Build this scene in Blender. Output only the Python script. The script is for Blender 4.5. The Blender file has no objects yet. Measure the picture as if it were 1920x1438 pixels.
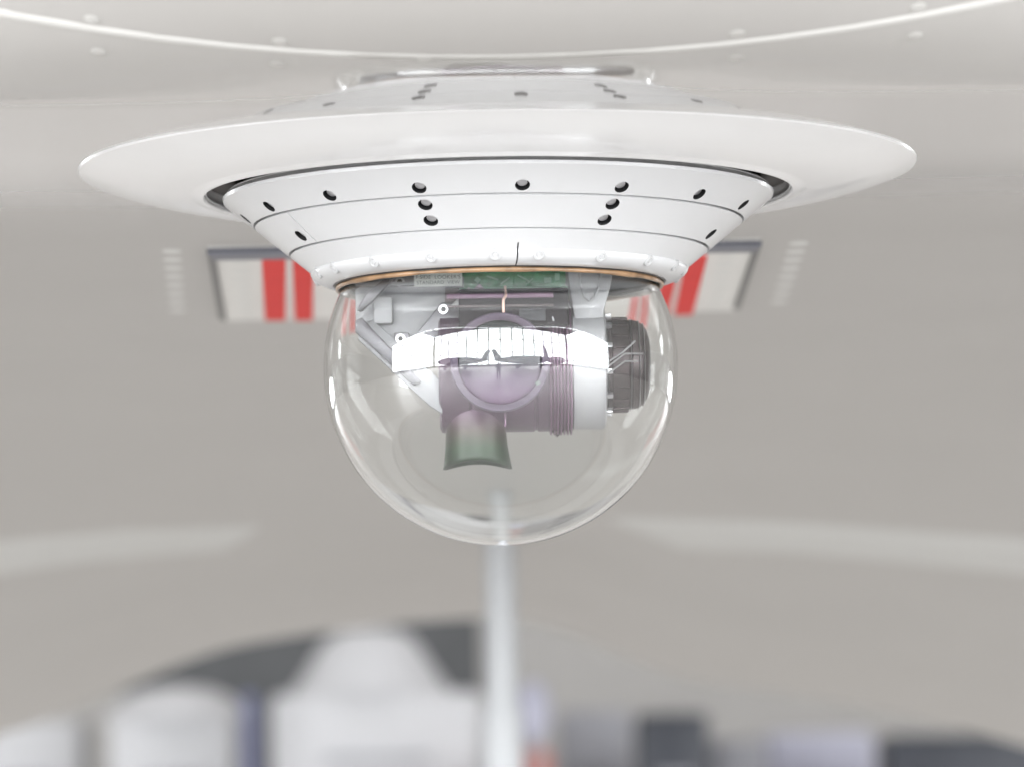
import bpy, bmesh, math, random
from mathutils import Vector, Matrix, Euler

random.seed(7)
R = math.radians
sc = bpy.context.scene
col = sc.collection

# ------------------------------------------------------------------ camera, world, exposure
CAM_H = 1.55                      # lens height above the hangar floor
F_PX, W_PX, H_PX = 7700.0, 1920.0, 1438.0
D = 3.45                          # lens to turret axis
M = D / F_PX                      # metres per photo pixel at the turret axis
PITCH, ROLL = math.atan(639.0 / F_PX), R(-0.9)

cam_d = bpy.data.cameras.new("camera")
cam_d.sensor_width = 36.0
cam_d.lens = F_PX / W_PX * 36.0
cam_d.clip_start, cam_d.clip_end = 0.05, 300
cam_d.dof.use_dof = True
cam_d.dof.focus_distance = D - 0.12
cam_d.dof.aperture_fstop = 4.7
cam_d.dof.aperture_blades = 9
cam = bpy.data.objects.new("camera", cam_d)
col.objects.link(cam)
CAM_ROT = Euler((R(90), 0, 0)).to_matrix() @ Matrix.Rotation(PITCH, 3, 'X') @ Matrix.Rotation(ROLL, 3, 'Z')
cam.matrix_world = Matrix.Translation((0, 0, CAM_H)) @ CAM_ROT.to_4x4()
sc.camera = cam

world = bpy.data.worlds.new("World"); sc.world = world; world.use_nodes = True
bg = world.node_tree.nodes["Background"]
bg.inputs[0].default_value = (0.9, 0.95, 1.0, 1); bg.inputs[1].default_value = 0.25

sc.view_settings.view_transform = 'Standard'
sc.view_settings.look = 'None'
sc.view_settings.exposure = 0.0
sc.view_settings.gamma = 1.0
sc.cycles.use_denoising = True
sc.cycles.max_bounces = 12
sc.cycles.diffuse_bounces = 4
sc.cycles.transmission_bounces = 12
sc.cycles.transparent_max_bounces = 16
sc.cycles.blur_glossy = 0.3
sc.cycles.sample_clamp_indirect = 12.0

WINDOW_LIGHT = 15.0                # daylight behind the hangar glazing


def ray(px, py):
    v = Vector(((px - W_PX / 2) / F_PX, (H_PX / 2 - py) / F_PX, -1.0))
    return CAM_ROT @ v


def at(px, py, d):
    """photo pixel -> point at depth d (world y)"""
    v = ray(px, py)
    return Vector((0, 0, CAM_H)) + v * (d / v.y)


# ------------------------------------------------------------------ materials
def mat(name, colr, rough=0.5, metal=0.0, coat=0.0, spec=0.5, noise=0.0, nscale=30.0, bump=0.0, bscale=200.0,
        rvar=0.0, sheen=0.0):
    m = bpy.data.materials.new(name); m.use_nodes = True
    nt = m.node_tree; b = nt.nodes["Principled BSDF"]
    b.inputs["Base Color"].default_value = (*colr, 1)
    b.inputs["Roughness"].default_value = rough
    b.inputs["Metallic"].default_value = metal
    b.inputs["Specular IOR Level"].default_value = spec
    b.inputs["Coat Weight"].default_value = coat
    b.inputs["Coat Roughness"].default_value = 0.03
    tc = nt.nodes.new("ShaderNodeTexCoord")
    if noise > 0:
        n = nt.nodes.new("ShaderNodeTexNoise"); n.inputs["Scale"].default_value = nscale
        n.inputs["Detail"].default_value = 6
        nt.links.new(tc.outputs["Object"], n.inputs["Vector"])
        r = nt.nodes.new("ShaderNodeValToRGB")
        lo = [max(0, c * (1 - noise)) for c in colr]; hi = [min(1, c * (1 + noise)) for c in colr]
        r.color_ramp.elements[0].position = 0.3; r.color_ramp.elements[1].position = 0.7
        r.color_ramp.elements[0].color = (*lo, 1); r.color_ramp.elements[1].color = (*hi, 1)
        nt.links.new(n.outputs["Fac"], r.inputs["Fac"])
        nt.links.new(r.outputs["Color"], b.inputs["Base Color"])
    if rvar > 0:
        n3 = nt.nodes.new("ShaderNodeTexNoise"); n3.inputs["Scale"].default_value = nscale * 2.3
        n3.inputs["Detail"].default_value = 4
        nt.links.new(tc.outputs["Object"], n3.inputs["Vector"])
        mr = nt.nodes.new("ShaderNodeMapRange")
        mr.inputs[1].default_value = 0.3; mr.inputs[2].default_value = 0.7
        mr.inputs[3].default_value = max(0, rough - rvar); mr.inputs[4].default_value = rough + rvar
        nt.links.new(n3.outputs["Fac"], mr.inputs[0]); nt.links.new(mr.outputs[0], b.inputs["Roughness"])
    if bump > 0:
        n2 = nt.nodes.new("ShaderNodeTexNoise"); n2.inputs["Scale"].default_value = bscale
        nt.links.new(tc.outputs["Object"], n2.inputs["Vector"])
        bp = nt.nodes.new("ShaderNodeBump"); bp.inputs["Strength"].default_value = bump
        bp.inputs["Distance"].default_value = 0.002
        nt.links.new(n2.outputs["Fac"], bp.inputs["Height"])
        nt.links.new(bp.outputs["Normal"], b.inputs["Normal"])
    return m


def emis(name, colr, strength):
    m = bpy.data.materials.new(name); m.use_nodes = True
    nt = m.node_tree
    for n in list(nt.nodes): nt.nodes.remove(n)
    o = nt.nodes.new("ShaderNodeOutputMaterial"); e = nt.nodes.new("ShaderNodeEmission")
    e.inputs[0].default_value = (*colr, 1); e.inputs[1].default_value = strength
    nt.links.new(e.outputs[0], o.inputs[0])
    return m


def gradient_mat(name, stops, axis, lo, hi, rough, metal=0.0, coat=0.5):
    """colour of an interference-coated part along one of its own axes"""
    m = mat(name, stops[0][1], rough, metal, coat)
    nt = m.node_tree; b = nt.nodes["Principled BSDF"]
    tc = nt.nodes.new("ShaderNodeTexCoord"); sp = nt.nodes.new("ShaderNodeSeparateXYZ")
    nt.links.new(tc.outputs["Object"], sp.inputs[0])
    mr = nt.nodes.new("ShaderNodeMapRange"); mr.inputs[1].default_value = lo; mr.inputs[2].default_value = hi
    nt.links.new(sp.outputs[axis], mr.inputs[0])
    cr = nt.nodes.new("ShaderNodeValToRGB"); e = cr.color_ramp.elements
    while len(e) < len(stops): e.new(0.5)
    for k, (p, c) in enumerate(stops): e[k].position = p; e[k].color = (*c, 1)
    nt.links.new(mr.outputs[0], cr.inputs[0]); nt.links.new(cr.outputs[0], b.inputs["Base Color"])
    return m


def glass_mat():
    m = bpy.data.materials.new("acrylic"); m.use_nodes = True
    nt = m.node_tree; b = nt.nodes["Principled BSDF"]
    b.inputs["Base Color"].default_value = (0.985, 0.992, 0.985, 1)
    b.inputs["Roughness"].default_value = 0.0
    b.inputs["IOR"].default_value = 1.66
    b.inputs["Transmission Weight"].default_value = 0.993
    return m


def belly_mat():
    """white-grey aircraft enamel: polished round the turret, duller and dustier further aft"""
    m = mat("belly_paint", (0.44, 0.425, 0.408), 0.06, spec=1.0, noise=0.02, nscale=3.0)
    nt = m.node_tree; b = nt.nodes["Principled BSDF"]
    tc = nt.nodes.new("ShaderNodeTexCoord"); sp = nt.nodes.new("ShaderNodeSeparateXYZ")
    nt.links.new(tc.outputs["Object"], sp.inputs[0])
    mr = nt.nodes.new("ShaderNodeMapRange"); mr.interpolation_type = 'SMOOTHSTEP'
    mr.inputs[1].default_value = -1.15; mr.inputs[2].default_value = -0.55; mr.inputs[3].default_value = 0.06; mr.inputs[4].default_value = 0.45
    nt.links.new(sp.outputs[1], mr.inputs[0]); nt.links.new(mr.outputs[0], b.inputs["Roughness"])  # roughness raised aft so that mirrored background objects blur
    mc = nt.nodes.new("ShaderNodeMapRange"); mc.inputs[1].default_value = -1.15; mc.inputs[2].default_value = -0.80
    b.inputs["Coat Roughness"].default_value = 0.06; mc.inputs[3].default_value = 0.8; mc.inputs[4].default_value = 0.0
    nt.links.new(sp.outputs[1], mc.inputs[0]); nt.links.new(mc.outputs[0], b.inputs["Coat Weight"])  # coat kept near the turret, strengthening the mirrored cone
    return m


MT = dict(
    belly=belly_mat(),
    seam=mat("seam_sealant", (0.52, 0.51, 0.49), 0.6, spec=0.3),  # seam tone; also paints fastener glints and the aft light streak
    louver=mat("louver_white", (0.72, 0.72, 0.70), 0.5),  # slats paler than the belly: their highlights painted in
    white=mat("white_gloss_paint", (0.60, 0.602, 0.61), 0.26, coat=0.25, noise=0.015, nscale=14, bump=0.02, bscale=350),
    flange=mat("flange_paint", (0.885, 0.885, 0.89), 0.22, coat=0.3, noise=0.015, nscale=9, bump=0.02, bscale=350),
    gap=mat("gap_rubber", (0.035, 0.026, 0.022), 0.55),
    dark=mat("black_recess", (0.01, 0.01, 0.011), 0.6),
    steel=mat("bolt_steel", (0.55, 0.55, 0.57), 0.32, metal=0.9, noise=0.1, nscale=300),
    seal=mat("amber_sealant", (0.27, 0.16, 0.085), 0.35, coat=0.2, noise=0.4, nscale=60),
    black=mat("black_gasket", (0.02, 0.018, 0.017), 0.4),
    flap=mat("flap_edge_paint", (0.60, 0.60, 0.585), 0.5, spec=0.4),
    hatch=mat("hatch_paint", (0.78, 0.77, 0.745), 0.6, spec=0.2, noise=0.02, nscale=6),
    red=mat("red_paint", (0.74, 0.06, 0.055), 0.65, spec=0.1, noise=0.04, nscale=20),
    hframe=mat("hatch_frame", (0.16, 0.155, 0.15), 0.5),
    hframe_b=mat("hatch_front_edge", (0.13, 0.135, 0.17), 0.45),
    alu=mat("light_grey_aluminium", (0.27, 0.27, 0.285), 0.35, metal=0.0, coat=0.25, noise=0.03, nscale=60, bump=0.05),
    alu2=mat("mid_grey_aluminium", (0.13, 0.125, 0.14), 0.35, metal=0.2, coat=0.2, noise=0.05, nscale=60),
    yoke=mat("yoke_white", (0.34, 0.34, 0.355), 0.4, noise=0.02, nscale=40),
    drum=mat("purple_anodised", (0.095, 0.052, 0.088), 0.4, metal=0.1, coat=0.15, noise=0.10, nscale=50),
    drum2=mat("purple_anodised_ribs", (0.16, 0.08, 0.14), 0.4, metal=0.1, coat=0.1),
    dark2=mat("slate_cover", (0.05, 0.05, 0.058), 0.5, spec=0.3),
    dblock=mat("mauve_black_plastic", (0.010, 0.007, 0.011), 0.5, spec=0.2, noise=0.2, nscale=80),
    motor=mat("dark_motor_metal", (0.075, 0.058, 0.06), 0.38, metal=0.5, noise=0.25, nscale=90, bump=0.15),
    pcb=mat("green_circuit_board", (0.07, 0.26, 0.13), 0.35, coat=0.4, noise=0.25, nscale=160),
    pcbl=mat("pale_green_circuit", (0.25, 0.45, 0.33), 0.4),
    sticker=mat("paper_label", (0.55, 0.56, 0.54), 0.55),
    ink=mat("label_ink", (0.12, 0.14, 0.13), 0.6),
    copper=mat("copper_wire", (0.75, 0.50, 0.42), 0.3, metal=0.4),
    chrome=mat("bright_screw", (0.55, 0.55, 0.57), 0.3, metal=0.9),
    tab=mat("mauve_plastic", (0.30, 0.26, 0.31), 0.35, coat=0.2),
    inner=mat("mount_plate_grey", (0.35, 0.45, 0.47), 0.5, noise=0.05, nscale=30),
    glass=glass_mat(),
    floor=mat("hangar_floor_epoxy", (0.72, 0.70, 0.675), 0.35, noise=0.05, nscale=0.6, rvar=0.06),
    wall=mat("hangar_wall_sheet", (0.29, 0.282, 0.274), 0.7, noise=0.05, nscale=0.8),
    ceil=mat("hangar_ceiling_sheet", (0.10, 0.095, 0.10), 0.8, noise=0.2, nscale=0.5),
    mull=mat("mullion_steel", (0.10, 0.11, 0.11), 0.5),
    pane=emis("daylit_glass", (0.96, 0.982, 1.0), WINDOW_LIGHT),
    skylight=emis("diffused_roof_light", (1.0, 0.975, 0.95), 3.0),
    bdark=mat("dark_tarpaulin", (0.06, 0.062, 0.065), 0.7, noise=0.2, nscale=3),
    bwhite=mat("cart_white", (0.41, 0.412, 0.425), 0.5, noise=0.02, nscale=4),
    navy=mat("navy_steel", (0.010, 0.013, 0.022), 0.45, noise=0.15, nscale=4),
    greyb=mat("grey_steel", (0.22, 0.22, 0.24), 0.5, noise=0.05, nscale=4),
    lilac=mat("pale_lilac_plastic", (0.33, 0.33, 0.40), 0.5),
    blue=mat("blue_steel", (0.10, 0.11, 0.20), 0.4),
    rust=mat("dull_red_paint", (0.30, 0.10, 0.08), 0.5),
    post=mat("post_white", (0.42, 0.43, 0.445), 0.4),
    tyre=mat("tyre_rubber", (0.02, 0.02, 0.02), 0.8),
    plane=mat("parked_plane_paint", (0.06, 0.065, 0.07), 0.4),
    cloth=mat("dark_clothing", (0.02, 0.02, 0.025), 0.9),
)


# ------------------------------------------------------------------ helpers
def link(name, bm, m, parent=None, smooth=True, angle=35):
    me = bpy.data.meshes.new(name)
    bmesh.ops.recalc_face_normals(bm, faces=bm.faces)
    if smooth:
        for f in bm.faces: f.smooth = True
        for e in bm.edges:
            if len(e.link_faces) == 2 and e.calc_face_angle(0) > R(angle): e.smooth = False
    bm.to_mesh(me); bm.free()
    me.materials.append(m)
    o = bpy.data.objects.new(name, me); col.objects.link(o)
    if parent: o.parent = parent
    return o


def thing(name, label, cat, loc=(0, 0, 0), rz=0.0, group=None):
    o = bpy.data.objects.new(name, None); col.objects.link(o)
    o.empty_display_size = 0.05
    o.location = loc; o.rotation_euler = (0, 0, rz); o["label"] = label; o["category"] = cat
    if group: o["group"] = group
    return o


def copy_obj(src, parent, mw):
    c = src.copy(); col.objects.link(c); c.parent = parent; c.matrix_local = mw
    return c


def lathe(prof, seg=192, closed=True, a0=0.0, a1=2 * math.pi, flip=False):
    """revolve (r, z) points round Z; closed joins the profile's ends"""
    bm = bmesh.new()
    full = abs(a1 - a0 - 2 * math.pi) < 1e-6
    n = seg if full else seg + 1
    rings = []
    for i in range(n):
        a = a0 + (a1 - a0) * i / seg
        rings.append([bm.verts.new((r * math.cos(a), r * math.sin(a), z)) for r, z in prof])
    cnt = seg
    P = len(prof)
    for i in range(cnt):
        A, B = rings[i], rings[(i + 1) % n]
        for k in range(P if closed else P - 1):
            q = [A[k], A[(k + 1) % P], B[(k + 1) % P], B[k]]
            try: bm.faces.new(q)
            except ValueError: pass
    if not full and closed:
        bm.faces.new(rings[0]); bm.faces.new(rings[-1][::-1])
    bmesh.ops.remove_doubles(bm, verts=bm.verts, dist=1e-6)
    return bm


def box(bm, c, s, rot=None, bev=0.0):
    g = bmesh.ops.create_cube(bm, size=1.0)
    v = g["verts"]
    bmesh.ops.scale(bm, vec=Vector(s), verts=v)
    if bev > 0:
        es = list({e for x in v for e in x.link_edges})
        r = bmesh.ops.bevel(bm, geom=es, offset=bev, segments=2, affect='EDGES', profile=0.6)
        v = list({x for f in r["faces"] for x in f.verts} | {x for x in v if x.is_valid})
    if rot is not None: bmesh.ops.rotate(bm, cent=(0, 0, 0), matrix=rot, verts=v)
    bmesh.ops.translate(bm, vec=Vector(c), verts=v)
    return v


def boxo(name, c, s, m, parent, rot=None, bev=0.0):
    bm = bmesh.new(); box(bm, (0, 0, 0), s, None, bev)
    o = link(name, bm, m, parent)
    mw = Matrix.Translation(c) @ (rot.to_4x4() if rot else Matrix.Identity(4))
    o.matrix_local = mw
    return o


def cyl(bm, p0, p1, r0, r1=None, seg=24, caps=True):
    p0, p1 = Vector(p0), Vector(p1); r1 = r0 if r1 is None else r1
    ax = (p1 - p0).normalized(); q = ax.to_track_quat('Z', 'Y').to_matrix()
    A = [bm.verts.new(p0 + q @ Vector((r0 * math.cos(t), r0 * math.sin(t), 0))) for t in [2 * math.pi * k / seg for k in range(seg)]]
    B = [bm.verts.new(p1 + q @ Vector((r1 * math.cos(t), r1 * math.sin(t), 0))) for t in [2 * math.pi * k / seg for k in range(seg)]]
    for k in range(seg): bm.faces.new((A[k], A[(k + 1) % seg], B[(k + 1) % seg], B[k]))
    if caps: bm.faces.new(A[::-1]); bm.faces.new(B)
    return A + B


def prism(pts, thick, axis='y'):
    """outline in (x, z), extruded along +y by thick, centred"""
    bm = bmesh.new()
    A = [bm.verts.new((x, -thick / 2, z)) for x, z in pts]
    B = [bm.verts.new((x, thick / 2, z)) for x, z in pts]
    n = len(pts)
    bm.faces.new(A); bm.faces.new(B[::-1])
    for k in range(n): bm.faces.new((A[k], B[k], B[(k + 1) % n], A[(k + 1) % n]))
    return bm


def bevel_all(bm, w, seg=2):
    bmesh.ops.recalc_face_normals(bm, faces=bm.faces)
    es = [e for e in bm.edges if len(e.link_faces) == 2 and e.calc_face_angle(0) > R(25)]
    bmesh.ops.bevel(bm, geom=es, offset=w, segments=seg, affect='EDGES', profile=0.6)
    return bm


# ------------------------------------------------------------------ the hangar (setting)
HX, HY0, HY1, HZ = 24.0, -22.0, 34.0, 13.0


def sheet(name, pts, m, sub=1):
    bm = bmesh.new(); bm.faces.new([bm.verts.new(p) for p in pts])
    o = link(name, bm, m, None, smooth=False); o["kind"] = "structure"
    return o


sheet("floor", [(-HX, HY0, 0), (HX, HY0, 0), (HX, HY1, 0), (-HX, HY1, 0)], MT["floor"])
sheet("ceiling", [(-HX, HY0, HZ), (-HX, HY1, HZ), (HX, HY1, HZ), (HX, HY0, HZ)], MT["ceil"])
sheet("wall_left", [(-HX, HY0, 0), (-HX, HY1, 0), (-HX, HY1, HZ), (-HX, HY0, HZ)], MT["wall"])
sheet("wall_right", [(HX, HY0, 0), (HX, HY0, HZ), (HX, HY1, HZ), (HX, HY1, 0)], MT["wall"])
sheet("wall_back", [(-HX, HY1, 0), (HX, HY1, 0), (HX, HY1, HZ), (-HX, HY1, HZ)], MT["wall"])
sheet("wall_front", [(-HX, HY0, 0), (-HX, HY0, HZ), (HX, HY0, HZ), (HX, HY0, 0)], MT["wall"])


def glazing(name, origin, along, length, z0, z1, nx, nz, pane_m="pane"):
    """framed glass wall: every pane a child of its own"""
    root = bpy.data.objects.new(name, None); col.objects.link(root); root["kind"] = "structure"
    along = Vector(along).normalized(); nrm = Vector((0, 0, 1)).cross(along)
    pw, ph = length / nx, (z1 - z0) / nz
    bm = bmesh.new()
    vs = [Vector(origin) * 0 + along * (a * (pw - 0.22) / 2) + Vector((0, 0, b * (ph - 0.16) / 2)) for a, b in ((-1, -1), (1, -1), (1, 1), (-1, 1))]
    bm.faces.new([bm.verts.new(v) for v in vs])
    pane0 = link("pane", bm, MT[pane_m], root, smooth=False)
    first = True
    for i in range(nx):
        for k in range(nz):
            c = Vector(origin) + along * (pw * (i + 0.5)) + Vector((0, 0, z0 + ph * (k + 0.5)))
            if first: pane0.location = c; first = False
            else:
                p = pane0.copy(); col.objects.link(p); p.parent = root; p.location = c
    q = Matrix((along, nrm, Vector((0, 0, 1)))).transposed()
    for i in range(nx + 1):
        boxo("mullion", Vector(origin) + along * (pw * i) + Vector((0, 0, (z0 + z1) / 2)), (0.3, 0.2, z1 - z0), MT["mull"], root, q)
    for k in range(nz + 1):
        boxo("transom", Vector(origin) + along * (length / 2) + Vector((0, 0, z0 + ph * k)), (length, 0.14, 0.14), MT["mull"], root, q)
    return root


glazing("hangar_glazing", (-23.4, HY0 + 0.15, 0), (1, 0, 0), 46.8, 0.6, 11.2, 14, 3)
glazing("side_glazing", (-HX + 0.15, -21.4, 0), (0, 1, 0), 18, 0.6, 11.2, 5, 3)
glazing("side_glazing", (HX - 0.15, -21.4, 0), (0, 1, 0), 18, 0.6, 11.2, 5, 3)
glazing("rear_glazing", (-HX + 0.8, HY1 - 0.15, 0), (1, 0, 0), 7, 0.8, 3.6, 2, 1)
glazing("rear_glazing", (HX - 7.8, HY1 - 0.15, 0), (1, 0, 0), 7, 0.8, 3.6, 2, 1)

# added glowing sheets under the ceiling, brightening the rear floor and belly reflection
for k in range(4):
    bm = bmesh.new(); y0 = 11.0 + 6.0 * k
    bm.faces.new([bm.verts.new(p) for p in ((-18, y0, 0), (18, y0, 0), (18, y0 + 2.4, 0), (-18, y0 + 2.4, 0))])
    o = link("roof_light", bm, MT["skylight"], None, smooth=False); o.location = (0, 0, HZ - 0.06); o["kind"] = "structure"

# ------------------------------------------------------------------ aircraft belly
ZB = CAM_H + 0.466


def sstep(t): t = max(0.0, min(1.0, t)); return t * t * (3 - 2 * t)


def belly_z(x, y):
    z = ZB
    if y < 3.10: z += (3.10 - y) ** 2 / (2 * 4.7)
    if y < 2.95: z += (2.95 - y) ** 2 / (2 * 0.32)
    z -= 0.225 * sstep((y - 4.9) / 4.3)
    z -= sstep((y - 5.8) / 3.4) * (0.13 * sstep((x + 0.05) / 0.5) + 0.06 * sstep((-x - 0.6) / 0.5))
    k = 0.03 + 1.0 * sstep((3.06 - y) / 0.30) - 0.305 * sstep((y - 4.8) / 3.6)
    xx = abs(x)
    q = xx * xx if xx < 1.6 else 1.6 * 1.6 + 3.2 * (xx - 1.6)
    z += k * 0.5 * q
    if xx > 1.5: z += 0.9 * (xx - 1.5) ** 2
    return z


def on_belly(px, py, d0=None):
    """where a photo pixel's line of sight meets the belly skin"""
    v = ray(px, py); lo, hi = 2.35, 9.3
    prev = None; n = 1200
    for i in range(n + 1):
        y = lo + (hi - lo) * i / n
        p = Vector((0, 0, CAM_H)) + v * (y / v.y)
        g = p.z - belly_z(p.x, p.y)
        if prev is not None and prev < 0 <= g:
            a, b = y - (hi - lo) / n, y
            for _ in range(30):
                c = (a + b) / 2; p = Vector((0, 0, CAM_H)) + v * (c / v.y)
                if p.z - belly_z(p.x, p.y) < 0: a = c
                else: b = c
            return p
        prev = g
    return p


def belly_n(x, y):
    e = 0.01
    dx = (belly_z(x + e, y) - belly_z(x - e, y)) / (2 * e); dy = (belly_z(x, y + e) - belly_z(x, y - e)) / (2 * e)
    return Vector((dx, dy, -1)).normalized()


plane = thing("aircraft", "pale grey glossy aircraft belly filling the picture above and behind the camera turret", "aircraft", (0, 4.5, ZB))
INV = Matrix.Translation((0, -4.5, -ZB))


def local(p): return INV @ Vector(p)


xs = sorted({round(s * v, 4) for s in (-1, 1) for v in [0.05 * i for i in range(0, 33)] + [1.6 + 0.1 * i for i in range(1, 10)]})
ys = [2.3 + 0.02 * i for i in range(0, 145)] + [5.2 + 0.12 * i for i in range(0, 35)]
bm = bmesh.new()
G = [[bm.verts.new(local((x, y, belly_z(x, y)))) for x in xs] for y in ys]
for i in range(len(ys) - 1):
    for k in range(len(xs) - 1): bm.faces.new((G[i][k], G[i + 1][k], G[i + 1][k + 1], G[i][k + 1]))
# closed hull: side skirts and top
T = [[None] * len(xs) for _ in ys]
def top(i, k):
    if T[i][k] is None:
        v = G[i][k].co; T[i][k] = bm.verts.new((v.x, v.y, 2.2))
    return T[i][k]
for i in range(len(ys) - 1):
    for k in (0, len(xs) - 1): bm.faces.new((G[i][k], G[i + 1][k], top(i + 1, k), top(i, k)))
for k in range(len(xs) - 1):
    for i in (0, len(ys) - 1): bm.faces.new((G[i][k], G[i][k + 1], top(i, k + 1), top(i, k)))
link("belly_skin", bm, MT["belly"], plane, angle=60)


def strip(name, pts, width, m, parent, h=0.0015, inv=None):
    """thin raised band that follows the skin through plan points"""
    bm = bmesh.new(); L = []
    for i, (x, y) in enumerate(pts):
        a = Vector(pts[max(0, i - 1)]); b = Vector(pts[min(len(pts) - 1, i + 1)])
        t = (b - a).normalized(); s = Vector((-t.y, t.x)) * width / 2
        row = []
        for q, hh in ((-1, -0.003), (-0.75, h), (0.75, h), (1, -0.003)):
            X, Y = x + s.x * q, y + s.y * q
            row.append(bm.verts.new(local((X, Y, belly_z(X, Y) - hh))))
        L.append(row)
    for A, B in zip(L, L[1:]):
        for k in range(3): bm.faces.new((A[k], B[k], B[k + 1], A[k + 1]))
    return link(name, bm, m, parent, angle=80)


def px_line(p, n=12):
    """plan points on the belly along a photo polyline, resampled"""
    out = []
    for (x0, y0), (x1, y1) in zip(p, p[1:]):
        for i in range(n):
            t = i / n; q = on_belly(x0 + (x1 - x0) * t, y0 + (y1 - y0) * t); out.append((q.x, q.y))
    q = on_belly(*p[-1]); out.append((q.x, q.y))
    return out


# the bright seam in front of the turret
y_seam = on_belly(960, 108).y
strip("seam_strip", [(-1.2 + 0.04 * i, y_seam) for i in range(61)], 0.010, MT["seam"], plane, 0.0003)
yb = on_belly(60, 655).y
strip("seam_strip", [(-1.6 + 0.05 * i, yb) for i in range(65)], 0.035, MT["seam"], plane, 0.0004)  # soft streak of light on the belly, painted as a pale strip
strip("flap_edge", px_line([(-60, 1052), (200, 1022), (450, 1008)]), 0.30, MT["flap"], plane, 0.004)  # paler raised bands across the aft belly
strip("flap_edge", px_line([(1215, 998), (1500, 1008), (1980, 1048)]), 0.30, MT["flap"], plane, 0.004)


def placed(name, bm_fn, px, py, m, parent, proud=0.0, cache={}):
    p = on_belly(px, py); n = belly_n(p.x, p.y)
    q = n.to_track_quat('Z', 'Y').to_matrix()
    yax = (Vector((0, 1, 0)) - n * n.y).normalized(); xax = yax.cross(n)
    q = Matrix((xax, yax, n)).transposed()
    mw = Matrix.Translation(local(p + n * proud)) @ q.to_4x4()
    key = (name, id(bm_fn))
    if key not in cache:
        o = link(name, bm_fn(), m, parent); cache[key] = o
    else:
        o = cache[key].copy(); col.objects.link(o); o.parent = parent
    o.matrix_local = mw
    return o


def rivet_bm():
    bm = bmesh.new(); bmesh.ops.create_uvsphere(bm, u_segments=16, v_segments=8, radius=1)
    bmesh.ops.scale(bm, vec=(0.0058, 0.0060, 0.0005), verts=bm.verts); return bm


def louver_bm():
    bm = bmesh.new(); bmesh.ops.create_uvsphere(bm, u_segments=16, v_segments=8, radius=1)
    bmesh.ops.scale(bm, vec=(0.0098, 0.017, 0.0010), verts=bm.verts); return bm


for px, py in ((235, 449), (345, 345), (1595, 431), (185, 98), (172, 38), (525, 79), (520, 121), (1382, 64), (1380, 109), (1722, 15), (1716, 68), (795, 111), (1900, 385)):
    placed("fastener", rivet_bm, px, py, MT["seam"], plane)  # paler than the skin, painting a highlight on each head
for i in range(8):
    placed("louver", louver_bm, 322 + i * 1.6, 472 + i * 15.8, MT["louver"], plane)
    placed("louver", louver_bm, 1497 - i * 5.2, 457 + i * 15.6, MT["louver"], plane)

# hatch with red stripes behind the turret
HB = 0.012


def quad_on(px4, h, thick=0.006):
    """thin slab over four photo points, lying h proud of the belly"""
    bm = bmesh.new(); lo, hi = [], []
    for p in px4:
        q = on_belly(*p); n = belly_n(q.x, q.y)
        lo.append(bm.verts.new(local(q + n * h))); hi.append(bm.verts.new(local(q + n * (h - thick))))
    bm.faces.new(lo); bm.faces.new(hi[::-1])
    for k in range(4): bm.faces.new((lo[k], hi[k], hi[(k + 1) % 4], lo[(k + 1) % 4]))
    return bm


def lerp2(a, b, t): return (a[0] + (b[0] - a[0]) * t, a[1] + (b[1] - a[1]) * t)


TL, TR, BR, BL = (388, 462), (1428, 447), (1386, 577), (412, 596)
def hp(u, v): return lerp2(lerp2(TL, TR, u), lerp2(BL, BR, u), v)


hatch = link("hatch", quad_on([hp(0, 0), hp(1, 0), hp(1, 1), hp(0, 1)], 0.004, 0.012), MT["hatch"], plane, smooth=False)
link("frame", quad_on([hp(0, 0), hp(1, 0), hp(0.991, 0.10), hp(0.010, 0.10)], 0.0075), MT["hframe_b"], hatch, smooth=False)  # dark strips painting the shadow along the hatch edges
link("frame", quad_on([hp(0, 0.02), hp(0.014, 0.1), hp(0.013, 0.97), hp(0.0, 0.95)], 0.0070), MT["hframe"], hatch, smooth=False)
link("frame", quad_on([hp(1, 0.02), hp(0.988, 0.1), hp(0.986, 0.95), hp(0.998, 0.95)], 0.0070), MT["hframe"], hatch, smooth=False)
for xa, xb, xc, xd in ((491, 535, 535, 497), (549, 587, 586, 553)):
    link("red_stripe", quad_on([(xa, 470), (xb, 470), (xc, 593), (xd, 593)], 0.0055, 0.003), MT["red"], hatch, smooth=False)
for xa, xb, xc, xd in ((1288, 1326, 1298, 1264), (1250, 1278, 1252, 1226)):
    link("red_stripe", quad_on([(xa, 472), (xb, 472), (xc, 583), (xd, 583)], 0.0055, 0.003), MT["red"], hatch, smooth=False)
for i in range(8):
    placed("louver", louver_bm, 452 + i * 1.6, 487 + i * 14.6, MT["louver"], hatch, 0.004)
    placed("louver", louver_bm, 1362 - i * 3.6, 475 + i * 14.2, MT["louver"], hatch, 0.004)

# ------------------------------------------------------------------ camera turret
S = at(939, 690, D)                       # centre of the glass dome
AX, AY = S.x, S.y
ZT = S.z
turret = thing("camera_turret", "white conical camera turret with round flange and clear glass dome under the belly", "camera turret", (AX, AY, ZT))
SR = 0.1494


def zl(elev_px): return (elev_px - 668.0) * M   # height above dome centre from the photo


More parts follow.
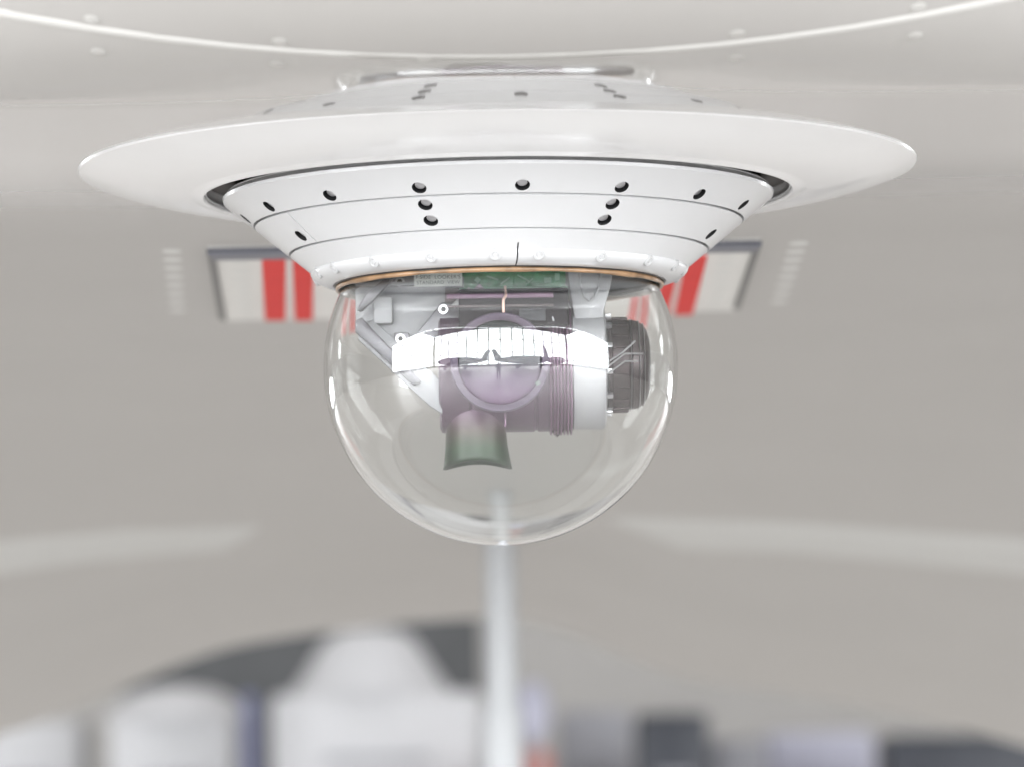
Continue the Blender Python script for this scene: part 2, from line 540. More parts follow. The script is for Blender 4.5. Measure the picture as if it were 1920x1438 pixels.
# flange: shallow skirt between belly and gap
zc, zg = zl(1040), zl(994)
prof = [(0.3535, zc + 0.03), (0.3535, zc + 0.001), (0.3525, zc - 0.0007), (0.346, zc - 0.0030), (0.333, zc - 0.0074), (0.315, zc - 0.0124),
        (0.296, zc - 0.0163), (0.278, zc - 0.0186), (0.262, zc - 0.0193), (0.2575, zc - 0.0196), (0.2535, zg - 0.0006), (0.2490, zg - 0.0010), (0.2478, zg + 0.0002), (0.2475, zg + 0.016), (0.2475, zc + 0.03)]
link("flange", lathe(prof, 256), MT["flange"], turret, angle=40)
link("gap_ring", lathe([(0.2474, zg + 0.0125), (0.2474, zg + 0.020), (0.222, zg + 0.020), (0.222, zg + 0.0125)], 192), MT["gap"], turret)
link("gap_lip", lathe([(0.2474, zg + 0.003), (0.2474, zg + 0.0055), (0.2462, zg + 0.0055), (0.2462, zg + 0.003)], 192), MT["steel"], turret)

# cone
z_top, z_bot = zl(987), zl(849)
R_top, R_bot = 0.2335, 0.1575
def cone_r(z): return R_bot + (R_top - R_bot) * (z - z_bot) / (z_top - z_bot)
CN = Vector((z_top - z_bot, -(R_top - R_bot))).normalized()       # outward normal in (r, z)


def cone_panel(name, za, zb, cutters, bead=False):
    """ring of the cone from height za (top) to zb, with real holes cut through it"""
    t = 0.006
    n = 6
    out = [(cone_r(za + (zb - za) * i / n), za + (zb - za) * i / n) for i in range(n + 1)]
    e = 0.0005
    if bead:
        out[0] = (cone_r(za) - 0.0030, za + 0.0032); out.insert(1, (cone_r(za) - 0.0008, za + 0.0016)); out.insert(2, (cone_r(za - 0.0012), za - 0.0012))
    inn = [(r - CN[0] * t, z - CN[1] * t) for r, z in out][::-1]
    bm = lathe(out + inn, 240)
    o = link(name, bm, MT["white"], turret, angle=40)
    if cutters:
        cb = bmesh.new()
        for p0, p1, r in cutters:
            if r > 0: cyl(cb, p0, p1, r, seg=28)
            else:
                a = Vector(p0); b = Vector(p1); mid = (a + b) / 2; tz = (b - a).normalized()
                nn = Vector((mid.x, mid.y, 0)).normalized(); nn = (nn - tz * nn.dot(tz)).normalized(); s = tz.cross(nn)
                box(cb, mid, (-r, 0.012, (b - a).length), Matrix((s, nn, tz)).transposed())
        c = link("cutter", cb, MT["dark"], turret, smooth=False)
        md = o.modifiers.new("cut", 'BOOLEAN'); md.object = c; md.solver = 'EXACT'
        bpy.context.view_layer.update()
        dg = bpy.context.evaluated_depsgraph_get()
        me = bpy.data.meshes.new_from_object(o.evaluated_get(dg)); axes = [((Vector(a) + Vector(b)) / 2, (Vector(b) - Vector(a)).normalized()) for a, b, r in cutters if r > 0]
        o.modifiers.clear(); old = o.data; o.data = me; bpy.data.meshes.remove(old)
        cm = c.data; bpy.data.objects.remove(c); bpy.data.meshes.remove(cm)
        while len(me.materials) > 1: me.materials.pop(index=len(me.materials) - 1)
        me.materials.append(MT["dark"])
        for p in me.polygons:
            p.use_smooth = True; p.material_index = 0
            for c0, ax in axes:
                dv = p.center - c0
                if abs(p.normal.dot(ax)) < 0.3 and (dv - ax * dv.dot(ax)).length < 0.0064: p.material_index = 1; break
        nrm = []
        for p in me.polygons:
            fn = p.normal; cx, cy = p.center.x, p.center.y; rr = math.hypot(cx, cy) or 1
            an = Vector((cx / rr * CN[0], cy / rr * CN[0], CN[1]))
            on_cone = fn.dot(an) > 0.985
            for li in p.loop_indices:
                v = me.vertices[me.loops[li].vertex_index].co
                if on_cone:
                    r2 = math.hypot(v.x, v.y) or 1; nrm.append(Vector((v.x / r2 * CN[0], v.y / r2 * CN[0], CN[1])))
                else: nrm.append(fn.copy())
        me.normals_split_custom_set(nrm)
    return o


def cone_pt(phi, z, off=0.0):
    """phi measured from the side facing the lens, + to the right"""
    r = cone_r(z) + CN[0] * off
    return Vector((r * math.sin(phi), -r * math.cos(phi), z + CN[1] * off))


def hole(phi, z): return (cone_pt(phi, z, 0.004), cone_pt(phi, z, -0.012), 0.0060)


z_s1, z_s2 = zl(938), zl(884)
zh1, zh2, zh3 = zl(951), zl(924.5), zl(899.5)
PH = [R(5.4 + 22.35 * k) for k in range(-8, 8)]
row1 = [(p, zh1) for p in PH]
row23 = [(R(a), z) for a in (-16.9, 27.6, 72.2 + 45, -61.6 - 45) for z in (zh2, zh3)] + [(R(-61.5), zh3), (R(72.5), zh3)]
g = 0.0007
cone_panel("upper_panel", z_top, z_s1 + g, [hole(*h) for h in row1], bead=True)
ss = R(-57.0)
cone_panel("middle_panel", z_s1 - g, z_s2 + g, [hole(*h) for h in row23] + [(cone_pt(ss, z_s1 + .003), cone_pt(ss, z_s2 - .003), -0.0009)])
sv = R(5.6)
cone_panel("lower_panel", z_s2 - g, z_bot, [(cone_pt(sv, z_s2 - 0.010), cone_pt(sv, z_bot - .003), -0.0012)])
link("liner", lathe([(cone_r(z_top) - 0.0095, z_top), (cone_r(z_bot) - 0.0085, z_bot), (cone_r(z_bot) - 0.012, z_bot), (cone_r(z_top) - 0.013, z_top)], 160), MT["black"], turret)

# bolt heads deep inside the holes
bolt0 = None
for phi, z in row1 + row23:
    nrm = Vector((CN[0] * math.sin(phi), -CN[0] * math.cos(phi), CN[1]))
    if bolt0 is None:
        bm = bmesh.new(); cyl(bm, (0, 0, -0.006), (0, 0, 0.0), 0.0040, seg=20)
        bolt0 = link("bolt", bm, MT["steel"], turret); o = bolt0
    else:
        o = bolt0.copy(); col.objects.link(o); o.parent = turret
    o.matrix_local = Matrix.Translation(cone_pt(phi, z, -0.0030)) @ nrm.to_track_quat('Z', 'Y').to_matrix().to_4x4()

# rounded collar at the foot of the cone, seals, screws
zs = zl(823)
coll = [(0.1515, z_bot + 0.004), (0.1588, z_bot + 0.0010), (0.1594, z_bot - 0.0008), (0.1588, z_bot - 0.0024), (0.1568, z_bot - 0.0046), (0.1535, z_bot - 0.0068),
        (0.1490, z_bot - 0.0086), (0.1440, z_bot - 0.0098), (0.1405, z_bot - 0.0102), (0.1398, z_bot - 0.0094), (0.1396, z_bot - 0.002), (0.145, z_bot + 0.004)]
for nm, a0, a1 in (("collar", sv - math.pi / 2 + 0.004, sv + math.pi / 2 - 0.004), ("collar", sv + math.pi / 2 + 0.004, sv + 1.5 * math.pi - 0.004)):
    link(nm, lathe(coll, 120, True, a0, a1), MT["white"], turret, angle=40)
screw0 = None
for a in (-74.5, -60, -40.5, -20.5, -1.0, 12, 32, 51.5, 69, 84, 104, 124, 144, 164, 184, 204, 224, 244, 264):
    phi = R(a); nn = Vector((0.86 * math.sin(phi), -0.86 * math.cos(phi), -0.51)).normalized()
    p = Vector((0.1574 * math.sin(phi), -0.1574 * math.cos(phi), z_bot - 0.0034))
    if screw0 is None:
        bm = lathe([(0.0, 0.0012), (0.0018, 0.0012), (0.0022, 0.0006), (0.0030, 0.0011), (0.0046, 0.0008), (0.0053, 0.0000), (0.0054, -0.003), (0.0, -0.003)], 20, False)
        screw0 = link("screw", bm, mat("screw_paint", (0.46, 0.46, 0.465), 0.3, coat=0.2), turret); o = screw0
    else:
        o = screw0.copy(); col.objects.link(o); o.parent = turret
    o.matrix_local = Matrix.Translation(p) @ nn.to_track_quat('Z', 'Y').to_matrix().to_4x4()

zs0 = z_bot - 0.0098
link("gasket", lathe([(0.1402, zs0 - 0.0002), (0.1396, zs0 - 0.0012), (0.1372, zs0 - 0.0012), (0.1360, zs0 + 0.004), (0.1402, zs0 + 0.004)], 160), MT["black"], turret)
bm = bmesh.new()
tor = []
for i in range(200):
    a = 2 * math.pi * i / 200; ring = []
    for k in range(10):
        b = 2 * math.pi * k / 10; w = 0.0019 + 0.0003 * math.sin(7 * a) + 0.00025 * math.sin(17 * a + 1)
        r = 0.1368 + w * math.cos(b); ring.append(bm.verts.new((r * math.cos(a), r * math.sin(a), zs0 - 0.0030 + w * 1.1 * math.sin(b))))
    tor.append(ring)
for i in range(200):
    A, B = tor[i], tor[(i + 1) % 200]
    for k in range(10): bm.faces.new((A[k], B[k], B[(k + 1) % 10], A[(k + 1) % 10]))
link("seal_ring", bm, MT["seal"], turret, angle=90)
link("mount_plate", lathe([(0.0, z_bot + 0.012), (0.150, z_bot + 0.012), (0.150, z_bot + 0.016), (0.0, z_bot + 0.016)], 96, False), MT["inner"], turret)
link("inner_wall", lathe([(0.1385, z_bot + 0.012), (0.1385, zs0 + 0.001), (0.1365, zs0 + 0.001), (0.1365, z_bot + 0.012)], 120), MT["alu"], turret)

# the clear dome: a real shell with thickness
th = 0.0030
zcut = zs0 - 0.0015
def arc(rad):
    a_top = math.asin(min(1, zcut / rad)); n = 96
    return [(rad * math.cos(a), rad * math.sin(a)) for a in [a_top + (-math.pi / 2 - a_top) * i / n for i in range(n + 1)]]
outer, inner = arc(SR), arc(SR - th)
outer[-1] = (0.0, -SR); inner[-1] = (0.0, -(SR - th))
bm = lathe(outer + inner[::-1], 192, True)
link("glass_dome", bm, MT["glass"], turret, angle=50)

# ------------------------------------------------------------------ gimbal camera inside the dome
gim = thing("gimbal_camera", "purple drum camera on white yoke and grey brackets inside the glass dome", "camera", (AX, AY, ZT))


def gp(px, py, w=0.0):
    """photo pixel -> point in the dome; w = metres towards the lens"""
    s = (D - w) / D
    return Vector(((px - 939) * M * s, -w, (690 - py) * M * s))


def cyl_obj(name, p0, p1, r0, m, parent, r1=None, seg=64, bev=0.0):
    bm = bmesh.new(); cyl(bm, p0, p1, r0, r1, seg)
    if bev: bevel_all(bm, bev)
    return link(name, bm, m, parent)


def lathe_x(name, prof, m, parent, org, seg=96):
    """revolve (r, x) profile round the X axis through org"""
    bm = lathe([(r, x) for r, x in prof], seg, False)
    bmesh.ops.rotate(bm, cent=(0, 0, 0), matrix=Matrix.Rotation(R(90), 3, 'Y'), verts=bm.verts)
    o = link(name, bm, m, parent); o.location = org
    return o


AXZ = gp(939, 690).z
def X(px): return (px - 939) * M


drum = lathe_x("drum", [(0, X(824)), (0.0505, X(824)), (0.0535, X(828)), (0.0535, X(880)), (0.0525, X(882)), (0.0525, X(885)), (0.0535, X(887)),
                 (0.0535, X(1000)), (0.0522, X(1002)), (0.0522, X(1006)), (0.0535, X(1008)), (0.0535, X(1030)), (0, X(1030))], MT["drum"], gim, (0, 0, AXZ - 0.0005))
rp = []
for i in range(7):
    a = 1029 + i * 6.3; rp += [(0.0525, X(a)), (0.0562, X(a + 1.2)), (0.0562, X(a + 4.0)), (0.0525, X(a + 5.2))]
lathe_x("ribbed_collar", [(0, X(1029))] + rp + [(0, X(1074))], MT["drum2"], gim, (0, 0, AXZ - 0.001))
lathe_x("yoke_ring", [(0, X(1071)), (0.050, X(1071)), (0.0525, X(1074)), (0.0530, X(1128)), (0.0518, X(1133)), (0.047, X(1136)), (0, X(1136))], MT["yoke"], gim, (0, 0, AXZ - 0.0003))
yk = prism([(X(1064), gp(0, 505).z), (X(1152), gp(0, 505).z), (X(1146), gp(0, 545).z), (X(1133), gp(0, 592).z), (X(1130), gp(0, 640).z), (X(1130), gp(0, 690).z), (X(1075), gp(0, 690).z), (X(1078), gp(0, 620).z), (X(1070), gp(0, 560).z)], 0.050)
bevel_all(yk, 0.003)
yo = link("yoke_arm", yk, MT["yoke"], gim); yo.location = (0, -0.012, 0)
# raised U rib on the yoke arm
up = [(1090, 520), (1092, 545), (1098, 566), (1108, 574), (1118, 566), (1126, 545), (1130, 520)]
bm = bmesh.new()
for a, b in zip(up, up[1:]):
    cyl(bm, gp(*a, 0.0375), gp(*b, 0.0375), 0.0011, seg=8)
link("rib", bm, MT["yoke"], yo).location = (0, 0.012, 0)
# motor
mo = lathe_x("motor", [(0, X(1136)), (0.030, X(1136)), (0.0395, X(1140)), (0.0400, X(1146)), (0.0385, X(1148)), (0.0385, X(1178)), (0.0372, X(1180)), (0.0372, X(1183)), (0.0380, X(1185)), (0.0365, X(1196)),
                (0.0340, X(1205)), (0.0290, X(1214)), (0.021, X(1219)), (0, X(1220))], MT["motor"], gim, (0, 0, AXZ + 0.001))
for i in range(20):
    a = 2 * math.pi * i / 20
    boxo("cooling_fin", (X(1163), 0.0392 * math.cos(a), 0.0392 * math.sin(a)), (0.013, 0.0022, 0.0030), MT["motor"], mo, Matrix.Rotation(a, 3, 'X'), 0.0005)
for i in range(12):
    a = 2 * math.pi * (i + 0.4) / 12
    p = Vector((X(1140), 0.0412 * math.cos(a), 0.0412 * math.sin(a)))
    o = boxo("terminal", p, (0.0065, 0.0042, 0.0042), MT["chrome"], mo, Matrix.Rotation(a, 3, 'X'), 0.0008)
for px_, rr in ((1181.5, 0.0381), (1197, 0.0370), (1206, 0.0345)):
    bm = lathe([(rr, 0), (rr + 0.0006, 0.0004), (rr, 0.0008), (rr - 0.001, 0.0004)], 64)
    bmesh.ops.rotate(bm, cent=(0, 0, 0), matrix=Matrix.Rotation(R(90), 3, 'Y'), verts=bm.verts)
    link("trim_ring", bm, MT["chrome"], mo).location = (X(px_), 0, 0)
# silver cables in front of the motor
for (a, b, c) in (((1142, 690), (1170, 672), (1192, 652)), ((1140, 700), (1172, 676), (1206, 676)), ((1142, 712), (1172, 690), (1196, 690))):
    bm = bmesh.new()
    cyl(bm, gp(*a, 0.046), gp(*b, 0.046), 0.0008, seg=8); cyl(bm, gp(*b, 0.046), gp(*c, 0.043), 0.0008, seg=8)
    link("cable", bm, MT["chrome"], gim)

# lens in front of the drum
lens_c = gp(938, 693, 0.0)
dirn = Vector((0, -1, 0))
lb = cyl_obj("lens_barrel", lens_c + dirn * 0.045, lens_c + dirn * 0.070, 0.0385, MT["drum"], gim, 0.0400, 80)
bm = lathe([(0.0350, 0.0), (0.0350, 0.002), (0.0368, 0.0030), (0.0400, 0.0036), (0.0408, 0.003), (0.0408, -0.002), (0.0345, -0.002)], 96)
bmesh.ops.rotate(bm, cent=(0, 0, 0), matrix=Matrix.Rotation(R(90), 3, 'X'), verts=bm.verts)
lr = link("lens_ring", bm, mat("lavender_ring", (0.10, 0.075, 0.11), 0.5, spec=0.3), lb); lr.location = lens_c + dirn * 0.070
lens_mat = gradient_mat("lens_coating", [(0.0, (0.15, 0.085, 0.16)), (0.30, (0.10, 0.065, 0.115)), (0.48, (0.03, 0.026, 0.038)), (1.0, (0.015, 0.02, 0.02))], 2, -0.035, 0.035, 0.22, 0.0, 0.0)  # lavender at the bottom, darker from the middle up
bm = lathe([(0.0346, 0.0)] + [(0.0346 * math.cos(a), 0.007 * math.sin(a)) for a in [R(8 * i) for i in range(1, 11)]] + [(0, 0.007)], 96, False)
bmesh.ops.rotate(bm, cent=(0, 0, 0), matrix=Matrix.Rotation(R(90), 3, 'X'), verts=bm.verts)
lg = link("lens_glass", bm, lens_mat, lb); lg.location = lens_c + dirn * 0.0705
boxo("ring_mark", lens_c + Vector((X(1008), -0.0757, gp(0, 733).z - lens_c.z)), (0.004, 0.0006, 0.003), MT["ink"], lb, Matrix.Rotation(R(-35), 3, 'Y'))

# flared shroud below the drum, interference coated
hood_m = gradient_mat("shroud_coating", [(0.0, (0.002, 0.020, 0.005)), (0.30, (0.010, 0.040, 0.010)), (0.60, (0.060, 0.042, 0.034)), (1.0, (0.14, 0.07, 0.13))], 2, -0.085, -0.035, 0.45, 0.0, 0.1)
bm = bmesh.new(); rows = []
NSEG = 48
for i in range(13):
    t = i / 12; zz = gp(0, 770).z + (gp(0, 868).z - gp(0, 770).z) * t
    cx = X(889) + (X(893) - X(889)) * t; rx = 0.0245 + 0.0045 * t * t; ry = 0.026 + 0.006 * t
    ring = []
    for k in range(NSEG):
        a = 2 * math.pi * k / NSEG
        dz = 0.006 * math.cos(a) ** 2 * t if t > 0.5 else 0
        ring.append(bm.verts.new((cx + rx * math.cos(a), -0.012 + ry * math.sin(a), zz - dz)))
    rows.append(ring)
for A, B in zip(rows, rows[1:]):
    for k in range(NSEG): bm.faces.new((A[k], A[(k + 1) % NSEG], B[(k + 1) % NSEG], B[k]))
ho = link("lens_shroud", bm, hood_m, gim, angle=80)
sm = ho.modifiers.new("wall", 'SOLIDIFY'); sm.thickness = 0.0014

# left brackets
def plate(name, pts, w, thick, m, parent=gim, bev=0.0012):
    bm = prism([(gp(x, y, w).x, gp(x, y, w).z) for x, y in pts], thick)
    if bev: bevel_all(bm, bev)
    o = link(name, bm, m, parent); o.location = (0, -w + thick / 2, 0)
    return o


bk = plate("bracket_plate", [(668, 545), (700, 522), (872, 522), (872, 560), (828, 574), (778, 640), (700, 660), (668, 622)], 0.030, 0.008, MT["alu"])
boxo("bracket_block", gp(720, 586, 0.036) , (0.0155, 0.010, 0.0225), MT["yoke"], gim, None, 0.0015)
boxo("bracket_rail", gp(760, 536, 0.034), (0.080, 0.006, 0.003), MT["yoke"], gim, None, 0.0006)
tp = plate("gusset", [(830, 572), (866, 572), (866, 642), (772, 642)], 0.036, 0.006, MT["alu2"])
plate("foot_block", [(740, 628), (768, 628), (768, 654), (740, 654)], 0.040, 0.008, MT["alu2"])
plate("bracket_arm", [(676, 612), (700, 604), (832, 724), (828, 782), (804, 766), (672, 640)], 0.040, 0.012, MT["alu"])
plate("bracket_arm_edge", [(668, 606), (680, 600), (790, 722), (776, 730), (668, 628)], 0.046, 0.006, MT["alu2"])
plate("strut", [(672, 588), (690, 556), (722, 530), (740, 530), (700, 572), (680, 590)], 0.052, 0.008, MT["alu2"])
for px, py, w in ((833, 586, 0.037), (752, 641, 0.041), (752, 532, 0.031)):
    c = gp(px, py, w)
    bm = bmesh.new(); cyl(bm, c, c + Vector((0, -0.0035, 0)), 0.0040, seg=24)
    s = link("socket_screw", bm, MT["chrome"], gim)
    bm = bmesh.new(); cyl(bm, c + Vector((0, -0.003, 0)), c + Vector((0, -0.0038, 0)), 0.0024, seg=6); link("socket", bm, MT["dark"], s)
# circuit board with tracks
pc = boxo("circuit_board", gp(965, 530, 0.028), (X(1064) - X(868), 0.0020, 0.0135), MT["pcb"], gim)
boxo("board_edge", gp(965, 549, 0.032), (X(1064) - X(862), 0.004, 0.0035), MT["pcbl"], gim)
for px, py, sx, sz, rr in ((898, 530, 0.004, 0.004, 45), (926, 526, 0.010, 0.0012, 20), (950, 532, 0.009, 0.0011, -35), (985, 528, 0.012, 0.0012, 30), (996, 534, 0.007, 0.001, -40), (1030, 532, 0.006, 0.004, 0), (1048, 526, 0.004, 0.006, 0)):
    boxo("component", gp(px, py, 0.030), (sx, 0.0016, sz), MT["pcbl"], pc, Matrix.Rotation(R(rr), 3, 'Y')).location -= pc.location
boxo("tab", gp(893, 567, 0.048), (0.0215, 0.004, 0.0125), MT["tab"], gim, Matrix.Rotation(R(-42), 3, 'Y'), 0.001)
boxo("clamp", gp(868, 566, 0.046), (0.004, 0.005, 0.021), MT["yoke"], gim, Matrix.Rotation(R(44), 3, 'Y'), 0.0008)
boxo("clamp_base", gp(850, 560, 0.040), (0.012, 0.006, 0.012), MT["motor"], gim, None, 0.001)
eb = plate("electronics_block", [(862, 552), (1068, 552), (1068, 622), (862, 622)], 0.058, 0.020, MT["dblock"], gim, 0.002)  # added dark block standing for the shade on the upper drum
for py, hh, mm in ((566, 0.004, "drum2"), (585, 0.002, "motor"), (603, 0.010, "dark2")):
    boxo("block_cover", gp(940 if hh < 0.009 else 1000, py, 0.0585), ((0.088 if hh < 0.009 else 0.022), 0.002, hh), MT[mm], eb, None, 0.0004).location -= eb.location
# copper wire over the drum
bm = bmesh.new(); pts = [gp(950, 548, 0.055), gp(951, 566, 0.060), gp(946, 574, 0.061), gp(946, 605, 0.062)]
for a, b in zip(pts, pts[1:]): cyl(bm, a, b, 0.0012, seg=10)
link("wire", bm, MT["copper"], gim)
bm = bmesh.new(); pts = [gp(1030, 572, 0.052), gp(1034, 592, 0.056), gp(1040, 615, 0.058)]
for a, b in zip(pts, pts[1:]): cyl(bm, a, b, 0.0008, seg=8)
link("wire", bm, MT["chrome"], gim)
boxo("seam_bar", gp(946, 797, 0.050), (0.0018, 0.002, 0.012), MT["drum2"], gim, None, 0.0008)
boxo("drain_lug", gp(1043, 806, 0.0), (0.010, 0.012, 0.010), MT["motor"], gim, Matrix.Rotation(R(45), 3, 'Y'), 0.001)
# paper label
lab = boxo("paper_label", gp(824, 530, 0.040), (X(869) - X(780), 0.0006, 0.0110), MT["sticker"], gim)
for txt, py, sz in (("F.SIDE  LOOKER'S", 525.5, 0.0046), ("STANDARD  VIEW", 535.5, 0.0042)):
    cu = bpy.data.curves.new("lettering", 'FONT'); cu.body = txt; cu.size = sz; cu.align_x = 'CENTER'; cu.align_y = 'CENTER'
    cu.space_character = 1.05
    t = bpy.data.objects.new("lettering", cu); col.objects.link(t)
    bpy.context.view_layer.update()
    me = bpy.data.meshes.new_from_object(t.evaluated_get(bpy.context.evaluated_depsgraph_get()))
    bpy.data.objects.remove(t); bpy.data.curves.remove(cu)
    o = bpy.data.objects.new("lettering", me); col.objects.link(o); o.parent = lab; me.materials.clear(); me.materials.append(MT["ink"])
    o.rotation_euler = (R(90), 0, 0); o.location = Vector((0, -0.0006, gp(824, py, 0.04).z - lab.location.z))

# ------------------------------------------------------------------ blurred things behind
def block(name, x0, x1, ytop, d, m, label, cat, depth=0.7, bev=0.05, parts=()):
    """a floor-standing thing whose front spans photo columns x0..x1 and whose top shows at row ytop"""
    a, b = at(x0, ytop, d), at(x1, ytop, d); zt = (a.z + b.z) / 2; cx = (a.x + b.x) / 2; w = b.x - a.x
    t = thing(name, label, cat, (cx, d + depth / 2, 0))
    boxo("cabinet", (0, 0, 0.10 + (zt - 0.10) / 2), (w, depth, zt - 0.10), m, t, None, bev)
    for sx in (-1, 1):
        for sy in (-1, 1):
            bm = bmesh.new(); cyl(bm, (-0.02, 0, 0), (0.02, 0, 0), 0.06, seg=20)
            o = link("caster", bm, MT["tyre"], t); o.location = (sx * (w / 2 - 0.06), sy * (depth / 2 - 0.08), 0.06)
    boxo("handle", (0, -depth / 2 - 0.03, zt * 0.8), (w * 0.5, 0.03, 0.03), MT["greyb"], t, None, 0.008)
    return t, zt, w


t, zt, w = block("ground_power_cart", 505, 905, 1296, 21.5, MT["bwhite"], "blurred white ground cart with rounded hump on top, left of the post", "ground cart", 0.8, 0.08)
hm = lathe([(0, 0.0), (0.44, 0.0), (0.39, 0.07), (0.33, 0.16), (0.28, 0.24), (0.22, 0.31), (0.13, 0.35), (0, 0.36)], 48, False)
h = link("hump", hm, MT["bwhite"], t); h.location = (at(690, 1296, 21.5).x - t.location.x, 0, zt - 0.02)
block("white_cabinet", -60, 150, 1352, 23.5, MT["bwhite"], "blurred white cabinet at the lower left corner", "cabinet")
tc_, zt, w = block("tool_cabinet", 205, 440, 1345, 22.5, MT["bwhite"], "blurred pale cabinet between the corner cabinet and the blue post", "cabinet")
hm = lathe([(0, 0.0), (0.42, 0.0), (0.38, 0.06), (0.30, 0.13), (0.20, 0.175), (0, 0.20)], 48, False)
link("rounded_lid", hm, MT["bwhite"], tc_).location = (0, 0, zt - 0.02)
block("navy_locker", 1195, 1330, 1335, 21.0, MT["navy"], "blurred tall navy locker right of the pale post", "locker")
block("grey_locker", 1045, 1185, 1330, 23.0, MT["greyb"], "blurred grey locker between the post and the navy locker", "locker")
block("lilac_bin", 1440, 1640, 1372, 22.5, MT["lilac"], "blurred pale lilac bin between two dark lockers", "bin")
block("grey_bin", 1335, 1440, 1385, 21.6, MT["greyb"], "blurred dark grey bin next to the navy locker", "bin")
block("black_crate", 1665, 2000, 1376, 20.5, MT["navy"], "blurred wide black case at the lower right corner", "case")
block("red_toolbox", 972, 1035, 1405, 20.5, MT["rust"], "small blurred dull red toolbox beside the foot of the post", "toolbox")
# blue post
t = thing("blue_post", "blurred slim blue post between the pale cabinet and white cart", "post", (at(468, 1400, 21.2).x, 21.2, 0))
zt = at(468, 1300, 21.2).z
cyl_obj("shaft", (0, 0, 0), (0, 0, zt), 0.035, MT["blue"], t, seg=24); cyl_obj("base", (0, 0, 0), (0, 0, 0.02), 0.12, MT["blue"], t, seg=24)
# added dark wedge standing for the shaded underside beyond the cart
a, b = at(230, 1225, 25.0), at(900, 1225, 25.0)
t = thing("covered_trolley", "dark grey sloping tarpaulin cover behind the white cart", "trolley", ((a.x + b.x) / 2, 25.5, 0))
zt = at(560, 1150, 25.0).z; zm = at(300, 1225, 25.0).z
wx = (b.x - a.x) / 2
bm = prism([(-wx, 0.12), (wx, 0.12), (wx * 1.0, zt - 0.01), (wx * 0.15, zt), (-wx * 0.3, zt - 0.10), (-wx * 0.9, zm), (-wx, zm - 0.12)], 1.0); bevel_all(bm, 0.03)
link("cover", bm, MT["bdark"], t)
for sx in (-1, 1):
    for sy in (-1, 1):
        bm = bmesh.new(); cyl(bm, (-0.03, 0, 0), (0.03, 0, 0), 0.10, seg=20)
        o = link("caster", bm, MT["tyre"], t); o.location = (sx * (wx - 0.15), sy * 0.38, 0.10)
# pale post behind the dome, from floor to belly
pp = at(940, 1200, 7.3)
t = thing("support_post", "blurred pale upright post standing behind the glass dome", "post", (pp.x, pp.y, 0))
zt = belly_z(pp.x, pp.y)
cyl_obj("shaft", (0, 0, 0.03), (0, 0, zt + 0.02), 0.029, MT["post"], t, seg=32)
cyl_obj("lower_sleeve", (0, 0, 0.03), (0, 0, at(940, 1330, 7.3).z), 0.036, MT["post"], t, seg=32)
cyl_obj("base_plate", (0, 0, 0), (0, 0, 0.03), 0.15, MT["post"], t, seg=32)
t = thing("round_lamp", "blurred pale blue round housing on a stand beside the post", "lamp housing", (at(1000, 1330, 14.0).x, 14.0, 0))
cyl_obj("stand", (0, 0, 0), (0, 0, at(1000, 1370, 14.0).z), 0.012, MT["greyb"], t, seg=16)
bm = bmesh.new(); bmesh.ops.create_uvsphere(bm, u_segments=24, v_segments=12, radius=1); bmesh.ops.scale(bm, vec=(0.06, 0.05, 0.11), verts=bm.verts)
link("housing", bm, MT["lilac"], t).location = (0, 0, at(1000, 1335, 14.0).z)

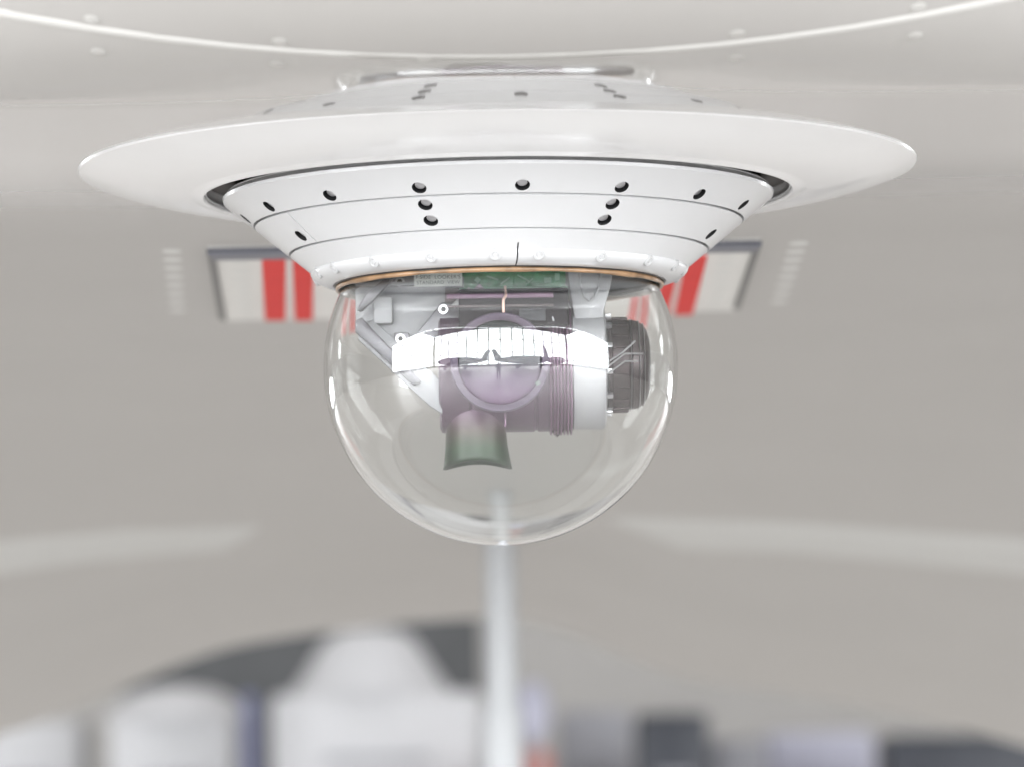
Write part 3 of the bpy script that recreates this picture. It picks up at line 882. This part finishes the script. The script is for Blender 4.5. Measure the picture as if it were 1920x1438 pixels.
# ------------------------------------------------------------------ what the dome mirrors: parked aircraft and a person behind the lens
def parked(loc, rz, s, label, first=None):
    t = thing("parked_aircraft", label, "aircraft", loc, rz, "aircraft parked by the hangar glazing"); t.scale = (1.25, 1.25, 1.25)
    if first is None:
        fz = 1.5
        prof = [(0, -5.2), (0.25, -5.0), (0.55, -4.2), (0.72, -3.0), (0.75, -0.5), (0.68, 1.5), (0.42, 3.6), (0.16, 5.0), (0, 5.2)]
        bm = lathe(prof, 24, False); bmesh.ops.rotate(bm, cent=(0, 0, 0), matrix=Matrix.Rotation(R(90), 3, 'Y'), verts=bm.verts)
        link("fuselage", bm, MT["plane"], t).location = (0, 0, fz)
        for s_ in (-1, 1):
            bm = bmesh.new(); P = [(-1.2, 0), (0.9, 0), (1.2, 5.6), (0.3, 5.6)]
            lo = [bm.verts.new((x, s_ * y, fz - 0.3 + 0.05 * y)) for x, y in P]; hi = [bm.verts.new((x, s_ * y, fz - 0.14 + 0.05 * y)) for x, y in P]
            bm.faces.new(lo); bm.faces.new(hi)
            for k in range(4): bm.faces.new((lo[k], lo[(k + 1) % 4], hi[(k + 1) % 4], hi[k]))
            link("wing", bm, MT["plane"], t, smooth=False)
            bm = bmesh.new(); P = [(3.9, 0), (5.0, 0), (5.3, 1.9), (4.7, 1.9)]
            lo = [bm.verts.new((x, s_ * y, fz + 0.1)) for x, y in P]; hi = [bm.verts.new((x, s_ * y, fz + 0.2)) for x, y in P]
            bm.faces.new(lo); bm.faces.new(hi)
            for k in range(4): bm.faces.new((lo[k], lo[(k + 1) % 4], hi[(k + 1) % 4], hi[k]))
            link("tailplane", bm, MT["plane"], t, smooth=False)
        bm = prism([(3.6, fz + 0.2), (5.0, fz + 0.1), (5.7, fz + 2.1), (4.9, fz + 2.1)], 0.12); link("fin", bm, MT["plane"], t, smooth=False)
        for x, y in ((-3.6, 0), (0.4, -1.3), (0.4, 1.3)):
            bm = bmesh.new(); cyl(bm, (0, -0.1, 0), (0, 0.1, 0), 0.28, seg=20); w = link("wheel", bm, MT["tyre"], t); w.location = (x, y, 0.28)
            cyl_obj("gear_leg", (x, y, 0.3), (x, y * 0.8, fz - 0.2), 0.07, MT["plane"], t, seg=12)
    else:
        for ch in first.children:
            c = ch.copy(); col.objects.link(c); c.parent = t
    return t


p0 = parked((4.5, -16.5, 0), R(200), 1, "dark parked aircraft mirrored in the dome right of the person")
parked((-9.0, -16.5, 0), R(-25), 1, "dark parked aircraft mirrored in the dome left of the person", p0)
parked((14.0, -15.5, 0), R(150), 1, "dark parked aircraft mirrored near the white yoke", p0)

pr = thing("person", "person in dark clothing standing on the hangar floor, mirrored in the dome", "person", (-0.2, -5.2, 0), 0.1)
J = [(0, 0, 0.95, .13), (0, 0, 1.20, .14), (0, 0, 1.42, .15), (0, 0.02, 1.52, .055), (0, 0.03, 1.64, .10), (0, 0.02, 1.74, .07),
     (.10, 0, .90, .10), (.12, .02, .50, .065), (.13, 0, .09, .045), (.13, .13, .04, .035),
     (-.10, 0, .90, .10), (-.12, .02, .50, .065), (-.13, 0, .09, .045), (-.13, .13, .04, .035),
     (.20, 0, 1.40, .065), (.26, .0, 1.12, .045), (.20, .2, 1.15, .035), (-.20, 0, 1.40, .065), (-.26, .0, 1.12, .045), (-.20, .2, 1.15, .035)]
E = [(0, 1), (1, 2), (2, 3), (3, 4), (4, 5), (0, 6), (6, 7), (7, 8), (8, 9), (0, 10), (10, 11), (11, 12), (12, 13), (2, 14), (14, 15), (15, 16), (2, 17), (17, 18), (18, 19)]
me = bpy.data.meshes.new("body"); me.from_pydata([j[:3] for j in J], E, [])
bo = bpy.data.objects.new("body", me); col.objects.link(bo); bo.parent = pr; me.materials.append(MT["cloth"])
sk = bo.modifiers.new("skin", 'SKIN'); bo.modifiers.new("sub", 'SUBSURF').render_levels = 1
for v, j in zip(me.skin_vertices[0].data, J): v.radius = (j[3], j[3])
me.skin_vertices[0].data[0].use_root = True
